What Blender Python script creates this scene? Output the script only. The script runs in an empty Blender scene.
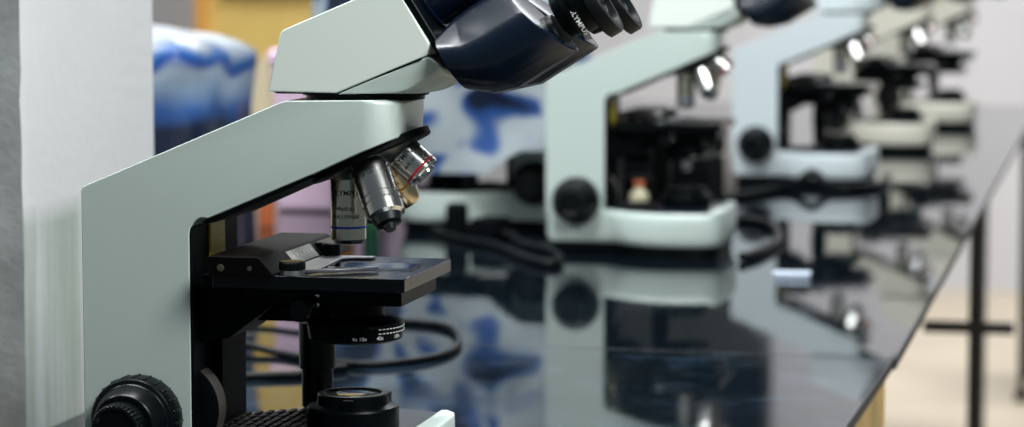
import bpy, bmesh, math, random
from mathutils import Vector, Matrix, noise
random.seed(7)
sc = bpy.context.scene
COL = sc.collection
PI = math.pi

# ------------------------------------------------------------------ camera
FPX, VX, VY, CAMH = 2645.0, 1124.07, -43.18, 0.3406
pitch = math.atan((213.5 - VY) / FPX)
yaw = math.atan((VX - 512) * math.cos(pitch) / FPX)
CF = Vector((-math.sin(yaw) * math.cos(pitch), math.cos(yaw) * math.cos(pitch), -math.sin(pitch)))
CR = Vector((math.cos(yaw), math.sin(yaw), 0))
CU = CR.cross(CF)
def on_z(u, v, z=0.0):
    d = CF + CR * ((u - 512) / FPX) - CU * ((v - 213.5) / FPX)
    p = d * ((z - CAMH) / d.z)
    return Vector((p.x, p.y, z))
cd = bpy.data.cameras.new('camera')
cam = bpy.data.objects.new('camera', cd); COL.objects.link(cam)
cam.matrix_world = Matrix(((CR.x, CU.x, -CF.x, 0), (CR.y, CU.y, -CF.y, 0), (CR.z, CU.z, -CF.z, CAMH), (0, 0, 0, 1)))
cd.sensor_width = 36; cd.lens = FPX / 1024 * 36
cd.clip_start = 0.05; cd.clip_end = 60
cd.dof.use_dof = True; cd.dof.focus_distance = 1.60; cd.dof.aperture_fstop = 7.8
sc.camera = cam

# ------------------------------------------------------------------ materials
def mat(name, col, rough=0.5, metal=0.0, bump=0.0, bscale=400, spec=0.5, coat=0.0, var=0.0, vscale=30, rvar=0.0, rscale=25):
    m = bpy.data.materials.new(name); m.use_nodes = True
    nt = m.node_tree; b = nt.nodes['Principled BSDF']
    b.inputs['Base Color'].default_value = (*col, 1); b.inputs['Roughness'].default_value = rough
    b.inputs['Metallic'].default_value = metal; b.inputs['Specular IOR Level'].default_value = spec
    b.inputs['Coat Weight'].default_value = coat; b.inputs['Coat Roughness'].default_value = 0.08
    tc = nt.nodes.new('ShaderNodeTexCoord')
    def nz(scale, detail=4):
        n = nt.nodes.new('ShaderNodeTexNoise'); n.inputs['Scale'].default_value = scale; n.inputs['Detail'].default_value = detail
        nt.links.new(tc.outputs['Object'], n.inputs['Vector']); return n
    if bump:
        n = nz(bscale); bp = nt.nodes.new('ShaderNodeBump'); bp.inputs['Strength'].default_value = bump; bp.inputs['Distance'].default_value = 0.001
        nt.links.new(n.outputs['Fac'], bp.inputs['Height']); nt.links.new(bp.outputs['Normal'], b.inputs['Normal'])
    if var:
        n = nz(vscale); r = nt.nodes.new('ShaderNodeValToRGB')
        r.color_ramp.elements[0].position = 0.3; r.color_ramp.elements[1].position = 0.7
        r.color_ramp.elements[0].color = (*[c * (1 - var) for c in col], 1)
        r.color_ramp.elements[1].color = (*[min(1, c * (1 + var)) for c in col], 1)
        nt.links.new(n.outputs['Fac'], r.inputs['Fac']); nt.links.new(r.outputs['Color'], b.inputs['Base Color'])
    if rvar:
        n = nz(rscale, 6); mr = nt.nodes.new('ShaderNodeMapRange')
        mr.inputs['From Min'].default_value = 0.35; mr.inputs['From Max'].default_value = 0.7
        mr.inputs['To Min'].default_value = max(0.01, rough - rvar); mr.inputs['To Max'].default_value = rough + rvar
        nt.links.new(n.outputs['Fac'], mr.inputs['Value']); nt.links.new(mr.outputs['Result'], b.inputs['Roughness'])
    return m

M = {}
M['enamel'] = mat('pale_enamel', (0.57, 0.67, 0.635), 0.32, bump=0.05, bscale=900)
M['cover'] = mat('pale_plastic_head', (0.70, 0.775, 0.725), 0.28)
M['black'] = mat('black_paint', (0.0012, 0.0028, 0.0036), 0.36, spec=0.10, bump=0.08, bscale=1200)
M['matte'] = mat('black_matte', (0.001, 0.0022, 0.003), 0.55, spec=0.08)
M['gloss'] = mat('black_gloss', (0.0015, 0.006, 0.016), 0.24, spec=0.5, bump=0.05, bscale=1500)
M['stage'] = mat('stage_black', (0.0015, 0.003, 0.004), 0.10, spec=0.28, bump=0.03, bscale=1500, rvar=0.06, rscale=90)
M['crackle'] = mat('black_crackle', (0.0032, 0.0028, 0.0030), 0.55, spec=0.05, bump=0.35, bscale=1600)
M['rubber'] = mat('black_rubber', (0.0015, 0.003, 0.004), 0.45, spec=0.2)
M['knob'] = mat('knob_black', (0.0015, 0.003, 0.004), 0.30, spec=0.25)
M['chrome'] = mat('chrome', (0.80, 0.80, 0.78), 0.20, 1.0)
M['satin'] = mat('satin_steel', (0.60, 0.62, 0.62), 0.34, 1.0)
M['goldchrome'] = mat('warm_chrome', (0.80, 0.66, 0.42), 0.24, 1.0)
M['darkmetal'] = mat('dark_metal', (0.10, 0.11, 0.12), 0.3, 1.0)
M['holder'] = mat('grey_holder', (0.16, 0.17, 0.19), 0.35, 0.6)
M['brass'] = mat('brass', (0.95, 0.72, 0.03), 0.40, 0.0, bump=0.5, bscale=500)
M['white'] = mat('white_print', (0.85, 0.86, 0.86), 0.5)
M['ink'] = mat('black_print', (0.01, 0.01, 0.012), 0.5)
M['blue'] = mat('blue_ring', (0.03, 0.08, 0.60), 0.35)
M['red'] = mat('red_ring', (0.65, 0.02, 0.03), 0.35)
M['yellow'] = mat('yellow_ring', (0.85, 0.42, 0.02), 0.35)
M['label'] = mat('cream_label', (0.46, 0.47, 0.43), 0.45)
M['greybrown'] = mat('grey_brown', (0.060, 0.050, 0.042), 0.45)  # plain grey brown for the focus wheel rim and screws
M['navy'] = mat('navy_plate', (0.004, 0.010, 0.022), 0.28)
def glass(name, col, rough=0.02):
    m = bpy.data.materials.new(name); m.use_nodes = True
    b = m.node_tree.nodes['Principled BSDF']
    b.inputs['Base Color'].default_value = (*col, 1); b.inputs['Roughness'].default_value = rough
    b.inputs['Transmission Weight'].default_value = 1.0; b.inputs['IOR'].default_value = 1.48
    return m
M['glass'] = glass('slide_glass', (0.93, 0.97, 0.97))
M['lens'] = mat('lens_glass', (0.05, 0.055, 0.05), 0.04, spec=0.9)

# ------------------------------------------------------------------ mesh helpers
def obj(name, bm, m, parent=None, bevel=0.0, seg=2, angle=35, loc=None, smooth=True):
    me = bpy.data.meshes.new(name)
    bmesh.ops.remove_doubles(bm, verts=bm.verts, dist=1e-6)
    bmesh.ops.recalc_face_normals(bm, faces=bm.faces)
    bm.to_mesh(me); bm.free()
    if smooth:
        for p in me.polygons: p.use_smooth = True
        me.set_sharp_from_angle(angle=math.radians(angle))
    for mm in (m if isinstance(m, (list, tuple)) else [m]): me.materials.append(mm)
    o = bpy.data.objects.new(name, me); COL.objects.link(o)
    if parent is not None: o.parent = parent
    if loc is not None: o.location = loc
    if bevel:
        md = o.modifiers.new('edges', 'BEVEL'); md.width = bevel; md.segments = seg
        md.limit_method = 'ANGLE'; md.angle_limit = math.radians(40); md.harden_normals = False
    return o
def box(bm, x0, x1, y0, y1, z0, z1, mi=0):
    v = [bm.verts.new((x, y, z)) for z in (z0, z1) for x, y in ((x0, y0), (x1, y0), (x1, y1), (x0, y1))]
    for f in ((3, 2, 1, 0), (4, 5, 6, 7), (0, 1, 5, 4), (1, 2, 6, 5), (2, 3, 7, 6), (3, 0, 4, 7)):
        bm.faces.new([v[i] for i in f]).material_index = mi
def loft(bm, rings, cap=True, mi=0):
    vs = [[bm.verts.new(p) for p in r] for r in rings]
    n = len(vs[0])
    for a, b in zip(vs, vs[1:]):
        for i in range(n):
            bm.faces.new((a[i], a[(i + 1) % n], b[(i + 1) % n], b[i])).material_index = mi
    if cap:
        bm.faces.new(vs[0][::-1]).material_index = mi; bm.faces.new(vs[-1]).material_index = mi
def xprof(bm, pts, ys, xform=None, mi=0):           # profile in x,z lofted along y
    rings = []
    for y in ys:
        r = []
        for x, z in pts:
            p = (x, y, z)
            if xform: p = xform(*p)
            r.append(p)
        rings.append(r)
    loft(bm, rings, True, mi)
def zprof(bm, pts, zs, mi=0):                       # outline in x,y lofted along z; zs: (z, scale-inset fn)
    loft(bm, [[(*(fn(x, y) if fn else (x, y)), z) for x, y in pts] for z, fn in zs], True, mi)
def frame_of(ax):
    ax = Vector(ax).normalized()
    h = Vector((0, 1, 0)) if abs(ax.y) < 0.8 else Vector((1, 0, 0))
    u = ax.cross(h).normalized(); v = ax.cross(u)
    return ax, u, v
def lathe(bm, o, ax, prof, seg=40, mi=0, knurl=None, cap=True):   # prof: (s, r) along axis; knurl: (s0,s1,count,depth)
    ax, u, v = frame_of(ax); o = Vector(o); rings = []
    for s, r in prof:
        ring = []
        for i in range(seg):
            t = 2 * PI * i / seg; rr = r
            if knurl and knurl[0] - 1e-6 <= s <= knurl[1] + 1e-6: rr = r - (knurl[2] if i % 2 else 0)
            ring.append(o + ax * s + u * (rr * math.cos(t)) + v * (rr * math.sin(t)))
        rings.append(ring)
    loft(bm, rings, cap, mi)
def tube(bm, path, r, seg=10, mi=0):
    pts = [Vector(p) for p in path]; rings = []
    up = Vector((0, 0, 1))
    for i, p in enumerate(pts):
        t = (pts[min(i + 1, len(pts) - 1)] - pts[max(i - 1, 0)]).normalized()
        if abs(t.dot(up)) > 0.95: up = Vector((1, 0, 0))
        n = t.cross(up).normalized(); b = n.cross(t)
        rings.append([p + n * (r * math.cos(2 * PI * k / seg)) + b * (r * math.sin(2 * PI * k / seg)) for k in range(seg)])
    loft(bm, rings, True, mi)
def spline(ctrl, n=10):
    P = [Vector(c) for c in ctrl]; P = [P[0]] + P + [P[-1]]; out = []
    for i in range(1, len(P) - 2):
        for k in range(n):
            t = k / n; a, b, c, d = P[i - 1], P[i], P[i + 1], P[i + 2]
            out.append(0.5 * ((2 * b) + (c - a) * t + (2 * a - 5 * b + 4 * c - d) * t * t + (3 * b - a - 3 * c + d) * t ** 3))
    out.append(P[-2]); return out
def text_geo(s, size, align='CENTER', bold=0.0):
    cu = bpy.data.curves.new('lettering', 'FONT'); cu.body = s; cu.size = size; cu.align_x = align; cu.align_y = 'CENTER'; cu.resolution_u = 3; cu.offset = bold
    to = bpy.data.objects.new('lettering', cu); COL.objects.link(to)
    dg = bpy.context.evaluated_depsgraph_get(); me = bpy.data.meshes.new_from_object(to.evaluated_get(dg))
    vs = [v.co.copy() for v in me.vertices]; fs = [tuple(p.vertices) for p in me.polygons]
    bpy.data.objects.remove(to); bpy.data.curves.remove(cu); bpy.data.meshes.remove(me)
    return vs, fs
def wrap_text(bm, s, size, o, up, n0, r, rup=None, mi=0, bold=0.0):     # on a cylinder through o with axis 'up', facing n0
    up = Vector(up).normalized(); n0 = Vector(n0); n0 = (n0 - up * n0.dot(up)).normalized(); n1 = up.cross(n0)
    vs, fs = text_geo(s, size, bold=bold); bv = []
    for c in vs:
        rr = r if rup is None else r + rup * c.y
        t = c.x / rr
        bv.append(bm.verts.new(Vector(o) + up * c.y + (n0 * math.cos(t) + n1 * math.sin(t)) * rr))
    for f in fs:
        try: bm.faces.new([bv[i] for i in f]).material_index = mi
        except ValueError: pass
def flat_text(bm, s, size, o, right, up, mi=0):
    right = Vector(right).normalized(); up = Vector(up).normalized()
    vs, fs = text_geo(s, size)
    bv = [bm.verts.new(Vector(o) + right * c.x + up * c.y) for c in vs]
    for f in fs:
        try: bm.faces.new([bv[i] for i in f]).material_index = mi
        except ValueError: pass
def thing(name, label, cat, loc=(0, 0, 0), rz=0.0, group=None):
    o = bpy.data.objects.new(name, None); COL.objects.link(o); o.empty_display_size = 0.05
    o.location = loc; o.rotation_euler = (0, 0, rz); o['label'] = label; o['category'] = cat
    if group: o['group'] = group
    return o
def tag(o, label, cat, group=None):
    o['label'] = label; o['category'] = cat
    if group: o['group'] = group
    return o
def struct(o): o['kind'] = 'structure'; return o
def dup(root, loc, rz, label):
    r = root.copy(); COL.objects.link(r); r.location = loc; r.rotation_euler = (0, 0, rz); r['label'] = label
    for ch in list(root.children):
        c = ch.copy(); COL.objects.link(c); c.parent = r
        for g in list(ch.children):
            d = g.copy(); COL.objects.link(d); d.parent = c
    return r
B = bmesh.new

# ------------------------------------------------------------------ microscope
def arc(cx, cz, r, a0, a1, n=6):
    return [(cx + r * math.cos(math.radians(a0 + (a1 - a0) * i / n)), cz + r * math.sin(math.radians(a0 + (a1 - a0) * i / n))) for i in range(n + 1)]

def base_outline():
    half = [(0.004, 0.0), (0.000, 0.036), (0.004, 0.0425), (0.03, 0.0435), (0.068, 0.0450), (0.085, 0.055), (0.102, 0.070), (0.122, 0.081), (0.145, 0.086), (0.170, 0.0845), (0.188, 0.0810), (0.2000, 0.0755), (0.2060, 0.0680), (0.2085, 0.0560), (0.2095, 0.0250), (0.2098, 0.0)]
    sm = [Vector((x, y, 0)) for x, y in half]
    near = [(p.x, -p.y) for p in sm]; far = [(p.x, p.y) for p in sm[::-1]]
    return near + far[1:-1]
OUT = base_outline()
def inset(d, cx=0.12):
    def fn(x, y):
        v = Vector((x - cx, y)); L = max(v.length, 1e-6)
        return (x - v.x / L * d, y - v.y / L * d)
    return fn

def microscope(label):
    R = thing('microscope', label, 'microscope', group='row of microscopes on the black bench')
    # --- foot and base
    bm = B(); zprof(bm, OUT, [(0.0, inset(0.007)), (0.013, inset(0.004)), (0.0145, inset(0.004))])
    obj('foot', bm, M['rubber'], R, bevel=0.001)
    bm = B(); zprof(bm, OUT, [(0.0135, inset(0.0035)), (0.017, inset(0.0008)), (0.022, None), (0.043, None), (0.0485, inset(0.0012)), (0.0505, inset(0.0035))])
    lip = [(x, y) for x, y in OUT if x > 0.198]
    lip = [(0.1970, -0.0745)] + lip + [(0.1970, 0.0745)]
    zprof(bm, lip, [(0.042, None), (0.0515, inset(0.0003)), (0.0524, inset(0.0008)), (0.0527, inset(0.0016))])
    base = obj('base', bm, M['enamel'], R, angle=50)
    # top plate with ventilation louvres
    bm = B(); tp = [(0.073, -0.040), (0.088, -0.052), (0.104, -0.066), (0.124, -0.076), (0.146, -0.080), (0.168, -0.0785), (0.184, -0.0750), (0.1955, -0.0690)]
    zprof(bm, tp + [(x, -y) for x, y in tp[::-1]], [(0.0495, None), (0.0518, None)])
    plate = obj('top_plate', bm, M['navy'], R, bevel=0.0006)
    bm = B()
    for i in range(9):
        x = 0.077 + i * 0.0062
        yy = min(0.072, 0.040 + i * 0.0042)
        n = 7
        for k in range(n):
            y0 = -yy + 2 * yy * k / n
            if abs((y0 + yy / n)) < 0.031 and x > 0.125: continue
            box(bm, x, x + 0.0036, y0 + 0.0012, y0 + 2 * yy / n - 0.0012, 0.0516, 0.0532)
    obj('vent_grille', bm, M['crackle'], plate, bevel=0.0004, seg=1)
    bm = B(); flat_text(bm, 'OLYMPUS', 0.0078, (0.1895, -0.006, 0.05195), (0, 1, 0), (-1, 0, 0))
    obj('lettering', bm, M['white'], plate, smooth=False)
    # --- frame: column and arm
    P = [(0.0, 0.032), (0.0, 0.190), (0.0008, 0.1922), (0.0025, 0.1934), (0.126, 0.2450), (0.1304, 0.2464), (0.1925, 0.2472), (0.1960, 0.2464), (0.1975, 0.2445), (0.1968, 0.2250)]
    P += [(0.1493, 0.2040)]
    P += [(0.0815, 0.1752)] + arc(0.0800, 0.1650, 0.0110, 108, 180, 5) + [(0.0690, 0.032)]
    W = 0.0425; RR = 0.020
    def fx(x, y, z):
        if x > 0.180:
            e = abs(y) - (W - RR)
            if e > 0:
                dx = (RR - math.sqrt(max(0, RR * RR - e * e))) * min(1, (x - 0.18) / 0.015)
                x -= dx
                if z < 0.235: z -= dx * 0.42
        return (x, y, z)
    ys = [-W, -W + 0.0006, -W + 0.002, -W + 0.005, -0.034, -0.028, -0.02, 0, 0.02, 0.028, 0.034, W - 0.005, W - 0.002, W - 0.0006, W]
    bm = B(); xprof(bm, P, ys, fx)
    fr = obj('frame', bm, M['enamel'], R, bevel=0.0014, seg=2, angle=30)
    # black lining under the arm and on the column front
    bm = B(); xprof(bm, [(0.0765, 0.1728), (0.0815, 0.1757), (0.1440, 0.2024), (0.1450, 0.1998), (0.083, 0.1722)], (-0.0412, 0.0412))
    obj('underside_plate', bm, M['matte'], fr)
    bm = B(); box(bm, 0.0685, 0.0708, -0.0418, 0.0418, 0.0415, 0.1700)
    xprof(bm, [(0.0705, 0.0420), (0.0765, 0.0420), (0.0765, 0.132), (0.0705, 0.136)], (-0.006, 0.040))
    obj('column_plate', bm, M['matte'], fr, bevel=0.0006)
    bm = B(); box(bm, 0.0704, 0.0722, -0.012, 0.014, 0.130, 0.1740)
    obj('brass_guide', bm, M['brass'], fr)
    # --- focus knobs, one each side
    for s in (-1, 1):
        o = (0.0380, s * 0.0415, 0.0525); ax = (0, s, 0)
        bm = B(); lathe(bm, o, ax, [(0, 0.020), (0.003, 0.020), (0.003, 0.0258), (0.0038, 0.0268), (0.0185, 0.0268), (0.0200, 0.0258), (0.0205, 0.0240), (0.0210, 0.0232), (0.033, 0.0196), (0.0342, 0.0185), (0.0342, 0.0)], 64)
        for i in range(24):
            t = 2 * PI * i / 24
            c = Vector(o) + Vector((math.cos(t) * 0.0268, s * 0.0112, math.sin(t) * 0.0268))
            lathe(bm, c - Vector((0, s * 0.0062, 0)), ax, [(0, 0.0010), (0.0124, 0.0010)], 8)
        k = obj('coarse_knob', bm, M['knob'], R, bevel=0.0003, seg=1)
        bm = B(); lathe(bm, o, ax, [(0.033, 0.0150), (0.0345, 0.0156), (0.0465, 0.0156), (0.0478, 0.0148), (0.0482, 0.0128), (0.0468, 0.0118), (0.0468, 0.0)], 72, knurl=(0.0345, 0.0478, 0.0007))
        obj('fine_knob', bm, M['knob'], k)
    bm = B(); lathe(bm, (0.0525, -0.031, 0.0565), (0, 1, 0), [(0, 0.020), (0, 0.0292), (0.0006, 0.0302), (0.0142, 0.0302), (0.0148, 0.0292), (0.0148, 0.020)], 64)
    bm.normal_update()
    for f in bm.faces:
        c = f.calc_center_median()
        if abs(f.normal.y) > 0.8 or math.hypot(c.x - 0.0525, c.z - 0.0565) < 0.0285: f.material_index = 1
    q = obj('focus_wheel', bm, [M['greybrown'], M['matte']], R, bevel=0.0003); q['label'] = 'black wheel with a grey brown rim'
    # --- stage, its carrier and the slide holder
    bm = B(); xprof(bm, [(0.0705, 0.134), (0.118, 0.134), (0.132, 0.1285), (0.122, 0.1255), (0.0890, 0.1010), (0.0705, 0.098)], (-0.030, 0.036))
    obj('stage_bracket', bm, M['matte'], R, bevel=0.001)
    bm = B(); box(bm, 0.100, 0.1985, -0.032, 0.051, 0.1235, 0.1348)
    obj('stage_carriage', bm, M['black'], R, bevel=0.0008)
    bm = B(); c = Vector((0.1575, 0.0)); n = 40
    for z, top in ((0.1350, False), (0.1432, True)):
        pass
    # plate with a round light opening
    x0, x1, y0, y1, zb, zt, hr = 0.0880, 0.2068, -0.0555, 0.0550, 0.1350, 0.1432, 0.0115
    hole = []; outer = []
    for i in range(n):
        t = 2 * PI * i / n; d = Vector((math.cos(t), math.sin(t)))
        hole.append(c + Vector((d.x * hr, d.y * hr * 1.25)))
        ts = []
        if d.x > 1e-6: ts.append((x1 - c.x) / d.x)
        if d.x < -1e-6: ts.append((x0 - c.x) / d.x)
        if d.y > 1e-6: ts.append((y1 - c.y) / d.y)
        if d.y < -1e-6: ts.append((y0 - c.y) / d.y)
        outer.append(c + d * min(ts))
    for cx, cy in ((x0, y0), (x1, y0), (x1, y1), (x0, y1)):
        i = min(range(n), key=lambda q: (outer[q] - Vector((cx, cy))).length); outer[i] = Vector((cx, cy))
    rings = [[(*p, zb) for p in hole], [(*p, zb) for p in outer], [(*p, zt) for p in outer], [(*p, zt) for p in hole], [(*p, zb) for p in hole]]
    loft(bm, rings, cap=False)
    st = obj('stage', bm, M['stage'], R, bevel=0.0005, angle=30)
    bm = B(); xprof(bm, [(0.0790, 0.1345), (0.0790, 0.1425), (0.0875, 0.1425), (0.0875, 0.1345)], (-0.050, 0.055))
    obj('stage_rear_rail', bm, M['black'], R, bevel=0.0006)
    # slide mover block along the rear edge of the stage
    bm = B(); xprof(bm, [(0.0865, 0.1425), (0.0858, 0.1532), (0.0870, 0.1542), (0.1175, 0.1542), (0.1190, 0.1532), (0.1270, 0.1440), (0.1270, 0.1425)], (-0.0585, 0.083))
    mv = obj('slide_mover', bm, M['crackle'], R, bevel=0.0005)
    nb = Vector((0.0092, 0, 0.0080)).normalized(); db = Vector((0.0080, 0, -0.0092)).normalized()
    def bev(t, y, h): return Vector((0.1190, y, 0.1532)) + db * t + nb * h
    bm = B()
    loft(bm, [[bev(0.0012, y, -0.0003), bev(0.0108, y, -0.0003), bev(0.0108, y, 0.0006), bev(0.0012, y, 0.0006)] for y in (-0.012, 0.036)])
    obj('scale_strip', bm, M['label'], mv)
    bm = B()
    for i in range(6):
        y = -0.006 + i * 0.0072
        lathe(bm, bev(0.0055, y, 0.0006), nb, [(0, 0.0012), (0.0002, 0.0012)], 12)
    for i in range(24):
        y = -0.010 + i * 0.0019
        loft(bm, [[bev(0.0085, yy, 0.0007), bev(0.0103, yy, 0.0007), bev(0.0103, yy, 0.0008), bev(0.0085, yy, 0.0008)] for yy in (y, y + 0.0004)])
    obj('scale_marks', bm, M['white'], mv)
    bm = B(); box(bm, 0.120, 0.134, 0.046, 0.078, 0.1434, 0.1525); lathe(bm, (0.132, 0.044, 0.1434), (0, 0, 1), [(0, 0.006), (0.008, 0.006), (0.0095, 0.005)], 24)
    obj('clip_lever', bm, M['black'], mv, bevel=0.001)
    bm = B(); lathe(bm, (0.0945, -0.0585, 0.1475), (0, -1, 0), [(0, 0.0022), (0.0008, 0.0022), (0.001, 0.0014)], 16)
    lathe(bm, (0.1125, -0.0585, 0.1475), (0, -1, 0), [(0, 0.0014), (0.0006, 0.0014)], 16)
    obj('screw', bm, M['greybrown'], mv)
    # slide holder
    bm = B()
    zprof(bm, [(0.127, -0.040), (0.140, -0.045), (0.146, -0.020), (0.143, 0.030), (0.148, 0.036), (0.160, 0.038), (0.161, 0.045), (0.146, 0.046), (0.127, 0.042)], [(0.1434, None), (0.1448, None)])
    zprof(bm, [(0.128, -0.047), (0.142, -0.0475), (0.160, -0.039), (0.179, -0.024), (0.181, -0.019), (0.176, -0.020), (0.158, -0.033), (0.144, -0.041)], [(0.1442, None), (0.1462, None)])
    sh = obj('slide_holder', bm, M['holder'], R, bevel=0.0004)
    bm = B(); lathe(bm, (0.1355, -0.0475, 0.1432), (0, 0, 1), [(0, 0.0074), (0.0030, 0.0074), (0.0032, 0.0070)], 36)
    obj('knob_washer', bm, M['satin'], sh)
    bm = B(); lathe(bm, (0.1355, -0.0475, 0.1460), (0, 0, 1), [(0, 0.0072), (0.0006, 0.0080), (0.0044, 0.0080), (0.0054, 0.0070), (0.0056, 0.0)], 48, knurl=(0.0006, 0.0044, 0.0003))
    obj('holder_knob', bm, M['knob'], sh)
    bm = B(); box(bm, 0.1450, 0.1990, -0.012, 0.013, 0.1434, 0.1444)
    # --- under the stage
    bm = B(); lathe(bm, (0.1385, -0.034, 0.1215), (0, -1, 0), [(-0.012, 0.003), (0.0, 0.003), (0.0, 0.0066), (0.001, 0.0074), (0.009, 0.0074), (0.0105, 0.006), (0.011, 0.0)], 30)
    kb = obj('stage_clamp_knob', bm, M['knob'], R)
    bm = B()
    for z in (0.1290, 0.1235): lathe(bm, (0.1465, -0.032, z), (0, -1, 0), [(-0.002, 0.0014), (0.0016, 0.0014), (0.0018, 0.001)], 14)
    obj('screw', bm, M['chrome'], R)
    bm = B(); lathe(bm, (0.159, 0, 0), (0, 0, 1), [(0.1065, 0.0195), (0.1240, 0.0195)], 40); box(bm, 0.0755, 0.150, -0.012, 0.012, 0.110, 0.1205)
    cn = obj('condenser_mount', bm, M['black'], R, bevel=0.0005)
    bm = B(); lathe(bm, (0.1605, 0, 0), (0, 0, 1), [(0.0985, 0.0), (0.0985, 0.020), (0.0987, 0.0262), (0.1000, 0.0286), (0.1085, 0.0298), (0.1105, 0.0290), (0.1120, 0.0265), (0.1135, 0.0215)], 90)
    cr = obj('condenser', bm, M['black'], R, angle=25)
    bm = B()
    def ringtext(s, deg, z, size=0.0036):
        a = math.radians(deg); wrap_text(bm, s, size, (0.1605, 0, z), (0, 0, 1), (math.sin(a), -math.cos(a), 0), 0.0292, 0.118, bold=0.00004)
    ringtext('4x 10x', 21, 0.1024, 0.0032); ringtext('40x', 47, 0.1024, 0.0032); ringtext('100x', 76, 0.1024, 0.0032)
    for i in range(16):
        a = math.radians(46 + i * 5.4)
        for z in (0.1078, 0.1052):
            n0 = Vector((math.sin(a), -math.cos(a), 0)); n1 = Vector((math.cos(a), math.sin(a), 0))
            o = Vector((0.1605, 0, z)) + n0 * 0.0299
            loft(bm, [[o + n1 * dx + n0 * dn + Vector((0, 0, dz)) for dz, dn in ((-0.0003, 0), (0.0003, 0), (0.0003, 0.0001), (-0.0003, 0.0001))] for dx in (-0.0009, 0.0009)])
    obj('aperture_scale', bm, M['white'], cr, smooth=False)
    bm = B(); lathe(bm, (0.1180, 0.058, 0), (0, 0, 1), [(0.0455, 0.0), (0.0455, 0.0092), (0.0465, 0.0100), (0.0700, 0.0100), (0.0708, 0.0115), (0.1000, 0.0118), (0.1015, 0.0105), (0.1245, 0.0105)], 48)
    obj('stage_drive_knob', bm, M['knob'], R)
    # --- field lens on the base
    bm = B(); lathe(bm, (0.1586, 0, 0), (0, 0, 1), [(0.0450, 0.0278), (0.0455, 0.0284), (0.0655, 0.0284), (0.0668, 0.0276), (0.0672, 0.0245), (0.0680, 0.0222), (0.0738, 0.0216), (0.0746, 0.0208), (0.0747, 0.0178), (0.0733, 0.0172), (0.0733, 0.0)], 96, knurl=(0.0455, 0.0655, 0.00015))
    for i in range(3):
        t = 2 * PI * i / 3 + 0.7
        box(bm, 0.1586 + math.cos(t) * 0.022 - 0.003, 0.1586 + math.cos(t) * 0.022 + 0.003, math.sin(t) * 0.022 - 0.003, math.sin(t) * 0.022 + 0.003, 0.0665, 0.0733)
    fl = obj('field_lens_collar', bm, M['black'], R, angle=25)
    bm = B(); lathe(bm, (0.1586, 0, 0), (0, 0, 1), [(0.0733, 0.0176), (0.0738, 0.0160), (0.0742, 0.009), (0.0743, 0.0)], 48)
    obj('field_lens', bm, M['lens'], fl)
    # --- revolving nosepiece and objectives
    th = math.radians(24.3); t_ = Vector((math.sin(th), 0, -math.cos(th))); C = Vector((0.1707, 0, 0.2120))
    bm = B(); lathe(bm, C - t_ * 0.0028, t_, [(0, 0.0375), (0.0006, 0.0392), (0.0048, 0.0392), (0.0056, 0.0380), (0.0056, 0.030)], 72, knurl=(0.0006, 0.0048, 0.0003))
    nose = obj('nosepiece', bm, M['matte'], R)
    bm = B(); lathe(bm, C, t_, [(0.002, 0.0290), (0.0040, 0.0275), (0.0070, 0.0240), (0.0095, 0.0180), (0.0110, 0.0100), (0.0112, 0.0)], 56)
    obj('turret', bm, M['darkmetal'], nose)
    A = C - t_ * 0.0345
    yv = Vector((0, 1, 0)); side = t_.cross(yv).normalized()       # in x-z plane
    def direc(phi): return (t_ * math.cos(th) + (side * math.cos(phi) + yv * math.sin(phi)) * math.sin(th)).normalized()
    if direc(0).x > direc(PI).x: side = -side
    specs = [  # phi, length from apex, max radius, metal, ring material, text
        (0.0, 0.0870, 0.0108, 'goldchrome2', 'blue', ['OLYMPUS', '40x/0.65', '\u221e/0.17/FN20'], 0.0),
        (-PI / 2 - 0.10, 0.0900, 0.0120, 'chrome', None, ['OLYMPUS', '100x/1.25 Oil'], -0.55),
        (PI - 0.05, 0.0640, 0.0112, 'chrome', 'red', ['OLYMPUS', '4x/0.10'], 0.0),
        (PI / 2, 0.0770, 0.0108, 'goldchrome', 'yellow', ['OLYMPUS', '10x/0.25'], 0.0)]
    M.setdefault('goldchrome2', mat('warm_nickel', (0.76, 0.74, 0.62), 0.26, 1.0))
    for phi, L, r, mk, ringm, txt, toff in specs:
        d = direc(phi)
        bm = B()
        if ringm == 'blue':
            pr = [(0.036, 0.0095), (0.0375, 0.0095), (0.0380, r), (L - 0.0125, r), (L - 0.0125, r - 0.0004), (L - 0.0112, r - 0.0004), (L - 0.0110, r), (L - 0.0040, r), (L - 0.0034, r - 0.0004), (L - 0.0030, 0.0095), (L - 0.0014, 0.0088), (L - 0.0012, 0.0055), (L, 0.0030), (L, 0)]
        elif ringm is None:
            pr = [(0.030, 0.0095), (0.0350, 0.0095), (0.0360, r), (L - 0.0225, r), (L - 0.0222, r - 0.0006), (L - 0.0212, r - 0.0006), (L - 0.0210, r), (L - 0.0180, r), (L - 0.0177, r - 0.0006), (L - 0.0167, r - 0.0006), (L - 0.0165, r), (L - 0.0100, r - 0.0003), (L - 0.0085, 0.0095), (L - 0.0040, 0.0078), (L - 0.0030, 0.0045), (L, 0.0032), (L, 0)]
        elif ringm == 'red':
            pr = [(0.036, 0.0095), (0.0400, 0.0095), (0.0405, r), (L - 0.0010, r), (L, r - 0.0008), (L, 0.0070), (L + 0.0015, 0.0068), (L + 0.0015, 0.0)]
        else:
            pr = [(0.034, 0.0095), (0.0400, 0.0095), (0.0405, r), (L - 0.0100, r), (L - 0.0030, r - 0.0010), (L - 0.001, 0.0085), (L, 0.0060), (L, 0)]
        lathe(bm, A, d, pr, 56)
        ob = obj('objective', bm, M[mk], nose, angle=28)
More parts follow.
